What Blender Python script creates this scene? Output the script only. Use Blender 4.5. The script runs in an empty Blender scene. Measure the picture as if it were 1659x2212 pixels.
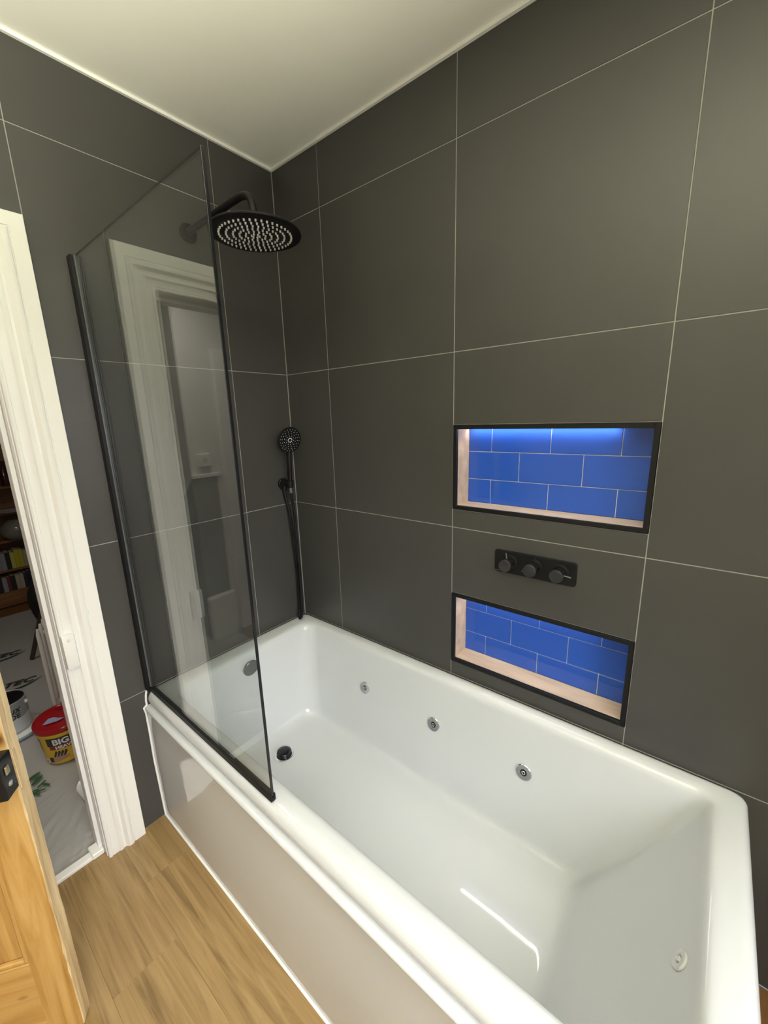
import bpy, bmesh, math, random
from mathutils import Vector, Matrix
random.seed(4)
sc = bpy.context.scene
C = sc.collection
PI = math.pi
# ------------------------------------------------------------------ camera
W, H, FPX = 1659, 2212, 879.906
CAM = Vector((1.595, -1.265, 1.572))
yaw, pitch, roll = [math.radians(a) for a in (129.309, -12.979, -1.634)]
d_ = Vector((math.cos(yaw) * math.cos(pitch), math.sin(yaw) * math.cos(pitch), math.sin(pitch)))
r_ = d_.cross(Vector((0, 0, 1))).normalized()
u_ = r_.cross(d_)
r2 = r_ * math.cos(roll) + u_ * math.sin(roll)
u2 = -r_ * math.sin(roll) + u_ * math.cos(roll)
cam = bpy.data.cameras.new('camera')
camo = bpy.data.objects.new('camera', cam)
C.objects.link(camo)
m3 = Matrix((r2, u2, -d_)).transposed()
camo.matrix_world = Matrix.Translation(CAM) @ m3.to_4x4()
cam.sensor_fit = 'HORIZONTAL'
cam.sensor_width = 36
cam.lens = 36 * FPX / W
cam.clip_start = 0.02
sc.camera = camo
# ------------------------------------------------------------------ light
sc.view_settings.view_transform = 'Standard'
sc.view_settings.look = 'None'
sc.view_settings.gamma = 1
sc.view_settings.use_curve_mapping = False
sc.view_settings.exposure = 0.0
world = bpy.data.worlds.new('world')
sc.world = world
world.use_nodes = True
world.node_tree.nodes['Background'].inputs[0].default_value = (0.75, 0.85, 1, 1)
world.node_tree.nodes['Background'].inputs[1].default_value = 0.3


def area(name, loc, direction, sx, sy, power, col, spread=180):
    l = bpy.data.lights.new(name, 'AREA')
    l.shape = 'RECTANGLE'
    l.size = sx
    l.size_y = sy
    l.energy = power
    l.color = col
    l.spread = math.radians(spread)
    o = bpy.data.objects.new(name, l)
    C.objects.link(o)
    o.location = loc
    o.rotation_euler = Vector(direction).to_track_quat('-Z', 'Y').to_euler()
    return o


# daylight through the bathroom window (wall x = 2.75): sky coming down, garden green bouncing up
area('window_sky_light', (2.83, -1.40, 1.62), (-1, 0.10, -0.80), 1.15, 1.05, 21, (0.97, 0.96, 1.0), 100)
area('window_garden_light', (2.83, -1.40, 1.50), (-1, -0.04, 0.98), 1.10, 0.8, 62, (1.0, 0.98, 0.74), 61)
# added fill lamp under the hall ceiling, standing in for unseen hall lighting
area('hall_fill_light', (-0.62, -1.45, 2.44), (0, 0, -1), 0.4, 0.4, 11, (1.0, 0.93, 0.82))


# ------------------------------------------------------------------ materials
def mat(name, col, rough=0.5, metal=0.0, spec=0.5, coat=0.0, emit=None, es=0.0):
    m = bpy.data.materials.new(name)
    m.use_nodes = True
    b = m.node_tree.nodes['Principled BSDF']
    b.inputs['Base Color'].default_value = (*col, 1)
    b.inputs['Roughness'].default_value = rough
    b.inputs['Metallic'].default_value = metal
    b.inputs['Specular IOR Level'].default_value = spec
    b.inputs['Coat Weight'].default_value = coat
    b.inputs['Coat Roughness'].default_value = 0.03
    if emit:
        b.inputs['Emission Color'].default_value = (*emit, 1)
        b.inputs['Emission Strength'].default_value = es
    return m


def noisy(m, c1, c2, scale=3.0, stretch=(1, 1, 1), detail=5, bump=0.0, bscale=60, coord='Object', lo=0.3, hi=0.7, rvar=None):
    nt = m.node_tree
    b = nt.nodes['Principled BSDF']
    tc = nt.nodes.new('ShaderNodeTexCoord')
    mp = nt.nodes.new('ShaderNodeMapping')
    mp.inputs['Scale'].default_value = stretch
    nt.links.new(tc.outputs[coord], mp.inputs[0])
    n = nt.nodes.new('ShaderNodeTexNoise')
    n.inputs['Scale'].default_value = scale
    n.inputs['Detail'].default_value = detail
    nt.links.new(mp.outputs[0], n.inputs['Vector'])
    cr = nt.nodes.new('ShaderNodeValToRGB')
    cr.color_ramp.elements[0].position = lo
    cr.color_ramp.elements[1].position = hi
    cr.color_ramp.elements[0].color = (*c1, 1)
    cr.color_ramp.elements[1].color = (*c2, 1)
    nt.links.new(n.outputs['Fac'], cr.inputs[0])
    nt.links.new(cr.outputs[0], b.inputs['Base Color'])
    if rvar:
        mr = nt.nodes.new('ShaderNodeMapRange')
        mr.inputs['To Min'].default_value = rvar[0]
        mr.inputs['To Max'].default_value = rvar[1]
        nt.links.new(n.outputs['Fac'], mr.inputs['Value'])
        nt.links.new(mr.outputs[0], b.inputs['Roughness'])
    if bump:
        n2 = nt.nodes.new('ShaderNodeTexNoise')
        n2.inputs['Scale'].default_value = bscale
        nt.links.new(mp.outputs[0], n2.inputs['Vector'])
        bp = nt.nodes.new('ShaderNodeBump')
        bp.inputs['Strength'].default_value = bump
        bp.inputs['Distance'].default_value = 0.002
        nt.links.new(n2.outputs['Fac'], bp.inputs['Height'])
        nt.links.new(bp.outputs[0], b.inputs['Normal'])
    return m


M = {}
M['tile'] = noisy(mat('dark_porcelain_tile', (0.06, 0.06, 0.06), 0.42, spec=0.5), (0.052, 0.050, 0.048), (0.061, 0.059, 0.057), 2.2, rvar=(0.36, 0.48))
M['grout'] = mat('light_grout', (0.34, 0.33, 0.31), 0.8)
M['plaster'] = mat('ceiling_paint', (0.93, 0.93, 0.88), 0.7, spec=0.3)
M['wallpaint'] = mat('white_wall_paint', (0.75, 0.74, 0.70), 0.6)
M['hallgrey'] = mat('grey_wall_paint', (0.16, 0.165, 0.17), 0.6)
M['gloss'] = mat('white_gloss_paint', (0.87, 0.865, 0.84), 0.3)
M['acrylic'] = mat('white_acrylic', (0.63, 0.65, 0.68), 0.05, spec=0.5)
M['sealant'] = mat('white_sealant', (0.92, 0.92, 0.90), 0.35)
M['black'] = mat('matt_black_metal', (0.007, 0.007, 0.008), 0.45, 0.0, 0.28)
M['blackgl'] = mat('gloss_black', (0.008, 0.009, 0.011), 0.12)
M['gasket'] = mat('grey_gasket', (0.10, 0.10, 0.11), 0.3)
M['knobface'] = noisy(mat('black_brushed', (0.03, 0.03, 0.03), 0.45), (0.014, 0.015, 0.016), (0.030, 0.030, 0.032), 40)
M['nozzle'] = mat('white_silicone_nozzle', (0.93, 0.93, 0.92), 0.4)
M['chrome'] = mat('chrome', (0.82, 0.83, 0.84), 0.06, 1.0)
M['overflow'] = mat('satin_grey_metal', (0.16, 0.17, 0.175), 0.35, 0.6)
M['dark'] = mat('dark_hole', (0.01, 0.01, 0.01), 0.5)
M['blue'] = mat('blue_glass_tile', (0.024, 0.092, 0.50), 0.04, spec=0.5)
M['bgrout'] = mat('white_grout', (0.80, 0.80, 0.78), 0.7)
M['stone'] = noisy(mat('beige_stone_tile', (0.5, 0.4, 0.3), 0.45), (0.44, 0.33, 0.25), (0.56, 0.44, 0.35), 6, (1, 5, 5), lo=0.35, hi=0.65)
M['led'] = mat('led_strip', (1, 1, 1), 0.5, emit=(1.0, 0.93, 0.82), es=34)
M['book1'] = None


def wood(name, c1, c2, c3, axis='X', scale=1.0, rough=0.45, knots=True, bump=0.12):
    """streaked wood grain along an object axis, with optional knots"""
    m = mat(name, c1, rough)
    nt = m.node_tree
    b = nt.nodes['Principled BSDF']
    tc = nt.nodes.new('ShaderNodeTexCoord')
    mp = nt.nodes.new('ShaderNodeMapping')
    s = {'X': (0.9, 16, 16), 'Y': (16, 0.9, 16), 'Z': (16, 16, 0.9)}[axis]
    mp.inputs['Scale'].default_value = tuple(v * scale for v in s)
    nt.links.new(tc.outputs['Object'], mp.inputs[0])
    oi = nt.nodes.new('ShaderNodeObjectInfo')
    mul = nt.nodes.new('ShaderNodeMath'); mul.operation = 'MULTIPLY'; mul.inputs[1].default_value = 37.0
    nt.links.new(oi.outputs['Random'], mul.inputs[0])
    cx = nt.nodes.new('ShaderNodeCombineXYZ')
    nt.links.new(mul.outputs[0], cx.inputs[0]); nt.links.new(mul.outputs[0], cx.inputs[1]); nt.links.new(mul.outputs[0], cx.inputs[2])
    nt.links.new(cx.outputs[0], mp.inputs['Location'])
    n = nt.nodes.new('ShaderNodeTexNoise')
    n.inputs['Scale'].default_value = 1.6
    n.inputs['Detail'].default_value = 8
    n.inputs['Roughness'].default_value = 0.62
    n.inputs['Distortion'].default_value = 0.9
    nt.links.new(mp.outputs[0], n.inputs['Vector'])
    cr = nt.nodes.new('ShaderNodeValToRGB')
    e = cr.color_ramp.elements
    e[0].position = 0.30; e[0].color = (*c2, 1)
    e[1].position = 0.72; e[1].color = (*c3, 1)
    k = e.new(0.5); k.color = (*c1, 1)
    nt.links.new(n.outputs['Fac'], cr.inputs[0])
    out = cr.outputs[0]
    if knots:
        mp2 = nt.nodes.new('ShaderNodeMapping')
        s2 = {'X': (5, 9, 9), 'Y': (9, 5, 9), 'Z': (7, 7, 4)}[axis]
        mp2.inputs['Scale'].default_value = s2
        nt.links.new(tc.outputs['Object'], mp2.inputs[0])
        nt.links.new(cx.outputs[0], mp2.inputs['Location'])
        v = nt.nodes.new('ShaderNodeTexVoronoi')
        v.inputs['Scale'].default_value = 1.0
        nt.links.new(mp2.outputs[0], v.inputs['Vector'])
        cr2 = nt.nodes.new('ShaderNodeValToRGB')
        f = cr2.color_ramp.elements
        f[0].position = 0.035; f[0].color = (1, 1, 1, 1)
        f[1].position = 0.10; f[1].color = (0, 0, 0, 1)
        nt.links.new(v.outputs['Distance'], cr2.inputs[0])
        mx = nt.nodes.new('ShaderNodeMix'); mx.data_type = 'RGBA'
        nt.links.new(cr2.outputs[0], mx.inputs[0])
        nt.links.new(out, mx.inputs[6])
        mx.inputs[7].default_value = (c2[0] * 0.45, c2[1] * 0.38, c2[2] * 0.35, 1)
        out = mx.outputs[2]
    nt.links.new(out, b.inputs['Base Color'])
    bp = nt.nodes.new('ShaderNodeBump')
    bp.inputs['Strength'].default_value = bump
    bp.inputs['Distance'].default_value = 0.002
    nt.links.new(n.outputs['Fac'], bp.inputs['Height'])
    nt.links.new(bp.outputs[0], b.inputs['Normal'])
    return m


M['floor'] = wood('oak_vinyl', (0.29, 0.185, 0.075), (0.165, 0.10, 0.036), (0.37, 0.25, 0.115), 'X', 1.5, 0.42, knots=False)
M['pine'] = wood('stripped_pine', (0.50, 0.29, 0.085), (0.33, 0.16, 0.035), (0.60, 0.38, 0.14), 'Z', 1.5, 0.5)
M['pineX'] = wood('stripped_pine_rail', (0.50, 0.29, 0.085), (0.38, 0.19, 0.045), (0.60, 0.38, 0.14), 'X', 0.8, 0.5)
M['pinedge'] = wood('planed_pine_edge', (0.66, 0.50, 0.28), (0.40, 0.26, 0.12), (0.80, 0.66, 0.42), 'Z', 1.6, 0.6, bump=0.8, knots=False)
M['shelfwood'] = wood('dark_shelf_wood', (0.20, 0.09, 0.03), (0.13, 0.05, 0.015), (0.28, 0.13, 0.05), 'Y', 1.0, 0.5, knots=False)


def glass_mat(name, tint, edge=False):
    m = bpy.data.materials.new(name)
    m.use_nodes = True
    nt = m.node_tree
    nt.nodes.clear()
    out = nt.nodes.new('ShaderNodeOutputMaterial')
    tr = nt.nodes.new('ShaderNodeBsdfTransparent'); tr.inputs[0].default_value = (*tint, 1)
    gl = nt.nodes.new('ShaderNodeBsdfGlossy'); gl.inputs['Roughness'].default_value = 0.0
    geo = nt.nodes.new('ShaderNodeNewGeometry')
    mi = nt.nodes.new('ShaderNodeMix'); mi.data_type = 'FLOAT'
    mi.inputs[2].default_value = 1.72; mi.inputs[3].default_value = 1 / 1.72
    nt.links.new(geo.outputs['Backfacing'], mi.inputs[0])
    fr = nt.nodes.new('ShaderNodeFresnel')
    nt.links.new(mi.outputs[0], fr.inputs['IOR'])
    ms = nt.nodes.new('ShaderNodeMixShader')
    nt.links.new(fr.outputs[0], ms.inputs[0])
    nt.links.new(tr.outputs[0], ms.inputs[1])
    nt.links.new(gl.outputs[0], ms.inputs[2])
    nt.links.new(ms.outputs[0], out.inputs[0])
    return m


M['glass'] = glass_mat('clear_safety_glass', (0.955, 0.975, 0.965))
M['glassedge'] = mat('glass_edge', (0.05, 0.065, 0.055), 0.25)


# ------------------------------------------------------------------ mesh helpers
def obj(name, bm, m=None, parent=None, smooth=False, loc=None, mats=None):
    me = bpy.data.meshes.new(name)
    bmesh.ops.recalc_face_normals(bm, faces=bm.faces)
    bm.to_mesh(me)
    bm.free()
    for mm in (mats or [m]):
        me.materials.append(mm)
    if smooth:
        me.polygons.foreach_set('use_smooth', [True] * len(me.polygons))
        try:
            me.set_sharp_from_angle(angle=math.radians(smooth if smooth is not True else 40))
        except Exception:
            pass
    o = bpy.data.objects.new(name, me)
    C.objects.link(o)
    if parent:
        o.parent = parent
    if loc:
        o.location = loc
    return o


def tag(o, label=None, cat=None, group=None, kind=None):
    if label: o['label'] = label
    if cat: o['category'] = cat
    if group: o['group'] = group
    if kind: o['kind'] = kind
    return o


def thing(name, label, cat, loc=(0, 0, 0), rz=0.0, group=None):
    o = bpy.data.objects.new(name, None)
    C.objects.link(o)
    o.location = loc
    o.rotation_euler = (0, 0, rz)
    return tag(o, label, cat, group)


def setting(name, bm=None, m=None, parent=None, **k):
    if bm is None:
        o = bpy.data.objects.new(name, None)
        C.objects.link(o)
    else:
        o = obj(name, bm, m, parent, **k)
    if parent is None:
        o['kind'] = 'structure'
    return o


def box(bm, x0, x1, y0, y1, z0, z1, bev=0.0, seg=1, mi=0):
    vs = [bm.verts.new((x, y, z)) for x in (x0, x1) for y in (y0, y1) for z in (z0, z1)]
    idx = [(0, 1, 3, 2), (4, 6, 7, 5), (0, 4, 5, 1), (2, 3, 7, 6), (0, 2, 6, 4), (1, 5, 7, 3)]
    fs = [bm.faces.new([vs[i] for i in f]) for f in idx]
    for f in fs:
        f.material_index = mi
    if bev:
        es = list({e for f in fs for e in f.edges})
        bmesh.ops.bevel(bm, geom=es, offset=bev, segments=seg, affect='EDGES', profile=0.5)
    return fs


def bx(*a, **k):
    bm = bmesh.new()
    box(bm, *a, **k)
    return bm


def lathe(prof, seg=32, axis='Z', center=(0, 0, 0), bm=None, mi=None):
    """prof: list of (radius, height[, mat])"""
    bm = bm or bmesh.new()
    rings = []
    for pnt in prof:
        r, h = pnt[0], pnt[1]
        if r < 1e-6:
            rings.append([None, h])
            v = bm.verts.new((0, 0, h)); ring = [v]
        else:
            ring = [bm.verts.new((r * math.cos(2 * PI * i / seg), r * math.sin(2 * PI * i / seg), h)) for i in range(seg)]
        rings[-1:] = [ring] if r < 1e-6 else rings[-1:] + [ring] if rings else [ring]
    for a, b, pnt in zip(rings[:-1], rings[1:], prof[1:]):
        k = pnt[2] if len(pnt) > 2 else (mi or 0)
        for i in range(seg):
            j = (i + 1) % seg
            if len(a) == 1 and len(b) == 1: break
            if len(a) == 1: f = bm.faces.new((a[0], b[i], b[j]))
            elif len(b) == 1: f = bm.faces.new((a[i], a[j], b[0]))
            else: f = bm.faces.new((a[i], a[j], b[j], b[i]))
            f.material_index = k
    allv = [v for r in rings for v in r]
    if axis == 'Y-':   # height grows towards -y
        for v in allv: v.co = Vector((v.co.x, -v.co.z, v.co.y))
    elif axis == 'X':
        for v in allv: v.co = Vector((v.co.z, v.co.x, v.co.y))
    for v in allv: v.co += Vector(center)
    return bm


def tube(pts, r, seg=12, bm=None, caps=True, radii=None):
    bm = bm or bmesh.new()
    pts = [Vector(p) for p in pts]
    prev = None
    rings = []
    up = None
    for i, p in enumerate(pts):
        t = (pts[min(i + 1, len(pts) - 1)] - pts[max(i - 1, 0)]).normalized()
        if up is None:
            up = Vector((0, 0, 1)) if abs(t.z) < 0.9 else Vector((0, 1, 0))
        s = t.cross(up).normalized()
        up = s.cross(t).normalized()
        rr = radii[i] if radii else r
        rings.append([bm.verts.new(p + rr * (math.cos(2 * PI * k / seg) * s + math.sin(2 * PI * k / seg) * up)) for k in range(seg)])
    for a, b in zip(rings[:-1], rings[1:]):
        for k in range(seg):
            bm.faces.new((a[k], a[(k + 1) % seg], b[(k + 1) % seg], b[k]))
    if caps:
        bm.faces.new(rings[0]); bm.faces.new(rings[-1])
    return bm


def bez(p0, p1, p2, p3, n=12):
    p0, p1, p2, p3 = map(Vector, (p0, p1, p2, p3))
    return [(1 - t) ** 3 * p0 + 3 * (1 - t) ** 2 * t * p1 + 3 * (1 - t) * t * t * p2 + t ** 3 * p3 for t in [i / n for i in range(n + 1)]]


def text_mesh(s, size, bold=0.0, extrude=0.0, shear=0.0):
    cu = bpy.data.curves.new('txt', 'FONT')
    cu.body = s
    cu.size = size
    cu.offset = bold
    cu.shear = shear
    cu.extrude = extrude
    cu.resolution_u = 3
    o = bpy.data.objects.new('txt', cu)
    C.objects.link(o)
    bpy.context.view_layer.update()
    me = bpy.data.meshes.new_from_object(o)
    bpy.data.objects.remove(o)
    bm = bmesh.new()
    bm.from_mesh(me)
    bpy.data.meshes.remove(me)
    return bm


# ------------------------------------------------------------------ room shell
ZC, ZD, S = 2.598, 0.579, 0.6
XA, XB, XC = 0.277, 0.879, 1.479
Y1, Y2 = -0.281, -0.881
XR, YF = 2.75, -2.6
G = 0.0014            # half grout width
DY0, DY1, DZ = -1.012, -1.785, 2.022     # door opening (clear of lining)
NI = {'u': (1.246, 1.543), 'l': (0.637, 0.925)}
ROWS = [0.0, ZD, ZD + S, ZD + 2 * S, ZD + 3 * S, ZC]

# ceiling
setting('ceiling', bx(-0.3, XR + 0.2, YF - 0.2, 0.3, ZC, ZC + 0.1), M['plaster'])
# right (long) tiled wall: y = 0 faces -y
wr = bmesh.new()
GB = 0.0012
box(wr, -0.3, XB, GB, 0.30, 0, ZC)
box(wr, XC, XR + 0.2, GB, 0.30, 0, ZC)
for z0, z1 in ((0, NI['l'][0]), (NI['l'][1], NI['u'][0]), (NI['u'][1], ZC)):
    box(wr, XB, XC, GB, 0.30, z0, z1)
for k in 'lu':
    box(wr, XB, XC, 0.105, 0.30, NI[k][0], NI[k][1])
wall_right = setting('wall_right', wr, M['grout'])


def tile_y(x0, x1, z0, z1):
    g = G
    o = obj('tile', bx(x0 + g, x1 - g, 0.0, 0.006, z0 + g, z1 - g, bev=0.0006), M['tile'], wall_right)


cols = [0.0, XA, XB, XC, XC + S, XC + 2 * S, XR]
for ci in range(len(cols) - 1):
    for ri in range(5):
        x0, x1, z0, z1 = cols[ci], cols[ci + 1], ROWS[ri], ROWS[ri + 1]
        if ci == 2:
            parts = {0: [(z0, z1)], 1: [(z0, NI['l'][0]), (NI['l'][1], z1)], 2: [(z0, NI['u'][0]), (NI['u'][1], z1)], 3: [(z0, z1)], 4: [(z0, z1)]}[ri]
        else:
            parts = [(z0, z1)]
        for a, b in parts:
            tile_y(x0, x1, a, b)
# left (end) tiled wall: x = 0 faces +x
wl = bmesh.new()
box(wl, -0.12, -GB, DY0 + 0.02, 0.0, 0, ZC)
box(wl, -0.12, -GB, DY1 - 0.02, DY0 + 0.02, DZ + 0.02, ZC)
box(wl, -0.12, -GB, YF - 0.2, DY1 - 0.02, 0, ZC)
wall_left = setting('wall_left', wl, M['grout'])


def tile_x(y0, y1, z0, z1):
    g = G
    obj('tile', bx(-0.006, 0.0, y0 + g, y1 - g, z0 + g, z1 - g, bev=0.0006), M['tile'], wall_left)


ycols = [(Y1, 0.0), (Y2, Y1)]
for y0, y1 in ycols:
    for ri in range(5):
        # below the casing head the next column is a sliver wholly behind the casing
        tile_x(-0.99 if (y0 == Y2 and ri < 3) else y0, y1, ROWS[ri], ROWS[ri + 1])
tile_x(-0.99, Y2, ROWS[3], 2.04)
tile_x(-1.481, Y2, 2.04, ROWS[4]); tile_x(-1.481, Y2, ROWS[4], ZC)
tile_x(-2.081, -1.481, 2.04, ROWS[4]); tile_x(-2.081, -1.481, ROWS[4], ZC)
tile_x(YF, -2.081, ROWS[4], ZC)
for ri in range(4):
    tile_x(-2.081, -1.81, ROWS[ri], min(ROWS[ri + 1], 2.04))
    tile_x(YF, -2.081, ROWS[ri], ROWS[ri + 1])
# unseen sides: painted wall with window opposite, painted front wall
WY0, WY1, WZ0, WZ1 = -1.95, -0.75, 1.05, 2.15
we = bmesh.new()
box(we, XR, XR + 0.2, YF - 0.2, WY0, 0, ZC)
box(we, XR, XR + 0.2, WY1, 0.0, 0, ZC)
box(we, XR, XR + 0.2, WY0, WY1, 0, WZ0)
box(we, XR, XR + 0.2, WY0, WY1, WZ1, ZC)
setting('wall_end', we, M['wallpaint'])
setting('wall_front', bx(-0.12, XR + 0.2, YF - 0.2, YF, 0, ZC), M['wallpaint'])
wf = bmesh.new()
for a in ((WY0, WY0 + 0.06, WZ0, WZ1), (WY1 - 0.06, WY1, WZ0, WZ1)):
    box(wf, XR + 0.02, XR + 0.07, a[0], a[1], a[2], a[3])
for a in ((WY0 + 0.06, WY1 - 0.06, WZ0, WZ0 + 0.06), (WY0 + 0.06, WY1 - 0.06, WZ1 - 0.06, WZ1), (WY0 + 0.06, WY1 - 0.06, 1.72, 1.76)):
    box(wf, XR + 0.02, XR + 0.07, a[0], a[1], a[2], a[3])
setting('window_1', wf, M['gloss'])
# ceiling sealant bead, enlarged and white to draw in the bright halo there
ct = bmesh.new()
box(ct, 0.0, XR, -0.010, 0.0, ZC - 0.009, ZC)
box(ct, 0.0, 0.010, YF, -0.010, ZC - 0.009, ZC)
setting('trim_1', ct, M['sealant'])
# corner sealant down the inside corner
setting('trim_2', bx(0.0, 0.0025, -0.0025, 0.0, 0.58, ZC - 0.009), M['grout'])

# floor: oak vinyl planks
fl = setting('floor', bx(-0.03, XR, YF, 0.0, -0.06, -0.0035), M['shelfwood'])
PW = 0.18
seams = [-0.783 - PW * k for k in range(11)]
offs = [0.217, 0.46, -0.12, 0.86, 0.30, 0.65, 0.05, 0.5, 0.9, 0.2, 0.7]
plank_mesh = {}
for i, s in enumerate(seams):
    y1 = s if i else s
    x = offs[i]
    xs = [-0.03]
    while x < XR:
        if x > 0.0: xs.append(x)
        x += 1.22
    xs.append(XR)
    for a, b in zip(xs[:-1], xs[1:]):
        if s - PW < YF: continue
        o = obj('plank', bx(0, b - a - 0.0003, -PW + 0.0003, 0, -0.0035, 0.0, bev=0.0002), M['floor'], fl, loc=(a, s, 0))
obj('plank', bx(0, XR + 0.03, 0, 0.12, -0.0035, 0.0), M['floor'], fl, loc=(-0.03, -0.782, 0))

# ------------------------------------------------------------------ door lining, casing
d1 = setting('door_1')
lin = bmesh.new()
box(lin, -0.125, 0.001, DY0, DY0 + 0.02, 0, DZ + 0.02)
box(lin, -0.125, 0.001, DY1 - 0.02, DY1, 0, DZ + 0.02)
box(lin, -0.125, 0.001, DY1, DY0, DZ, DZ + 0.02)
obj('door_lining', lin, M['gloss'], d1)
st = bmesh.new()
box(st, -0.095, -0.042, DY0 - 0.013, DY0 - 0.0005, 0, DZ - 0.013, bev=0.001)
box(st, -0.095, -0.042, DY1 + 0.0005, DY1 + 0.013, 0, DZ - 0.013, bev=0.001)
box(st, -0.095, -0.042, DY1 + 0.0005, DY0 - 0.0005, DZ - 0.013, DZ - 0.0005, bev=0.001)
obj('door_stop', st, M['gloss'], d1)
# casing profile: (distance from the outer edge, projection from wall)
PROF = [(0.0, 0.0), (0.0, 0.020), (0.0015, 0.022), (0.037, 0.022), (0.0375, 0.0195), (0.0390, 0.0195), (0.040, 0.022),
        (0.046, 0.026), (0.052, 0.0275), (0.058, 0.026), (0.063, 0.021), (0.068, 0.016), (0.074, 0.0150), (0.080, 0.019), (0.086, 0.0195), (0.090, 0.016),
        (0.092, 0.0150), (0.112, 0.0150), (0.1125, 0.0135), (0.1140, 0.0135), (0.1145, 0.0165), (0.119, 0.0175), (0.1235, 0.0155), (0.125, 0.012), (0.125, 0.0)]


def casing(x_sign, x_base, yo_r, yo_l, ztop):
    bm = bmesh.new()
    n = len(PROF)

    def ring(fn):
        return [bm.verts.new(fn(a, b)) for a, b in PROF]
    r1 = ring(lambda a, b: (x_base + x_sign * b, yo_r - a, 0.0))
    r2_ = ring(lambda a, b: (x_base + x_sign * b, yo_r - a, ztop - a))
    r3 = ring(lambda a, b: (x_base + x_sign * b, yo_l + a, ztop - a))
    r4 = ring(lambda a, b: (x_base + x_sign * b, yo_l + a, 0.0))
    for A, B in ((r1, r2_), (r2_, r3), (r3, r4)):
        for i in range(n - 1):
            bm.faces.new((A[i], A[i + 1], B[i + 1], B[i]))
    bm.faces.new(r1); bm.faces.new(r4)
    return bm


obj('casing', casing(1, 0.0002, -0.8850, -1.910, 2.149), M['gloss'], d1, smooth=30)
kp = bmesh.new()   # painted over strike keeper of the rim lock
box(kp, 0.0, 0.034, -1.0085, -0.975, 0.795, 0.915, bev=0.003, seg=2)
obj('lock_keeper', kp, M['gloss'], d1, smooth=30)
sc_ = lathe([(0, 0.0), (0.006, 0.0), (0.005, 0.0015), (0, 0.002)], 10, 'X', (0.034, -0.990, 0.897))
obj('screw', sc_, M['gloss'], d1)
setting('trim_3', bx(-0.062, -0.028, DY1, DY0, -0.03, 0.012, bev=0.004, seg=2), M['sealant'])   # white threshold strip
obj('joint_block', bx(-0.075, -0.022, DY0 - 0.04, DY0 - 0.001, 0.0, 0.022, bev=0.003), M['gloss'], d1)

# ------------------------------------------------------------------ pine door, ajar
ang = math.atan2(0.81, 0.587)
dn = Vector((0.81, -0.587, 0)).normalized()
dd = Vector((0.587, 0.81, 0)).normalized()
P1 = Vector((0.427, -1.187, 0))
WD = 0.76
org = P1 - dd * WD
door = thing('panelled_door', 'stripped pine panelled door standing ajar at the left of the doorway', 'door', (org.x, org.y, 0.006), ang)
TH = 0.0358
# local: X along leaf (0 hinge..WD lead), Y from -TH (room side) to 0 (hall side)
SW = 0.078


def leaf(name, x0, x1, z0, z1, m, y0=-TH, y1=0.0, bev=0.002):
    bm = bmesh.new()
    L = (x1 - x0)
    box(bm, 0, L, y0, y1, 0, z1 - z0, bev=bev)
    return obj(name, bm, m, door, loc=(x0, 0, z0))


HD = 1.985
# leading stile: slightly ragged edge built from segments
bm = bmesh.new()
nz = 60
zs = [HD * i / nz for i in range(nz + 1)]
rnd = random.Random(7)
rows = []
for i, z in enumerate(zs):
    w = 0.0008 * rnd.uniform(-1, 1)
    w2 = 0.0030 * max(0, rnd.uniform(-0.6, 1))
    chop = 0.006 if z < 0.02 else 0
    rows.append([bm.verts.new(c) for c in ((0, -TH, z), (SW - w2 - 0.002, -TH, z), (SW + w - 0.0005, -TH + 0.002 + w2, z), (SW + w - chop * 0.4, -0.001, z), (SW - 0.002, 0, z), (0, 0, z))])
for a, b in zip(rows[:-1], rows[1:]):
    for k in range(6):
        f = bm.faces.new((a[k], a[(k + 1) % 6], b[(k + 1) % 6], b[k]))
        f.material_index = 1 if k in (1, 2, 3) else 0
bm.faces.new(rows[0]); bm.faces.new(rows[-1])
obj('stile', bm, None, door, loc=(WD - SW, 0, 0), mats=[M['pine'], M['pinedge']])
leaf('stile', 0.0, 0.095, 0, HD, M['pine'])
leaf('rail', 0.0955, WD - SW - 0.0005, 0.0, 0.258, M['pineX'])
leaf('rail', 0.0955, WD - SW - 0.0005, 0.76, 0.93, M['pineX'])
leaf('rail', 0.0955, WD - SW - 0.0005, 1.87, HD, M['pineX'])
leaf('muntin', 0.345, 0.435, 0.2585, 0.7595, M['pine'])
leaf('muntin', 0.345, 0.435, 0.9305, 1.8695, M['pine'])


def panel(x0, x1, z0, z1):
    bm = bmesh.new()
    box(bm, 0.0005, x1 - x0 - 0.0005, -TH + 0.014, -0.014, 0.0005, z1 - z0 - 0.0005)
    # moulding bead round the panel, both sides
    for yf, yb in ((-TH + 0.002, -TH + 0.014), (-0.014, -0.002)):
        w, h = x1 - x0, z1 - z0
        for a in ((0.0005, 0.012, 0.0005, h - 0.0005), (w - 0.012, w - 0.0005, 0.0005, h - 0.0005), (0.012, w - 0.012, 0.0005, 0.012), (0.012, w - 0.012, h - 0.012, h - 0.0005)):
            box(bm, a[0], a[1], yf, yb, a[2], a[3], bev=0.003)
    obj('panel', bm, M['pine'], door, loc=(x0, 0, z0))


for x0, x1 in ((0.095, 0.345), (0.435, WD - SW)):
    panel(x0, x1, 0.258, 0.76)
    panel(x0, x1, 0.93, 1.87)
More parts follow.
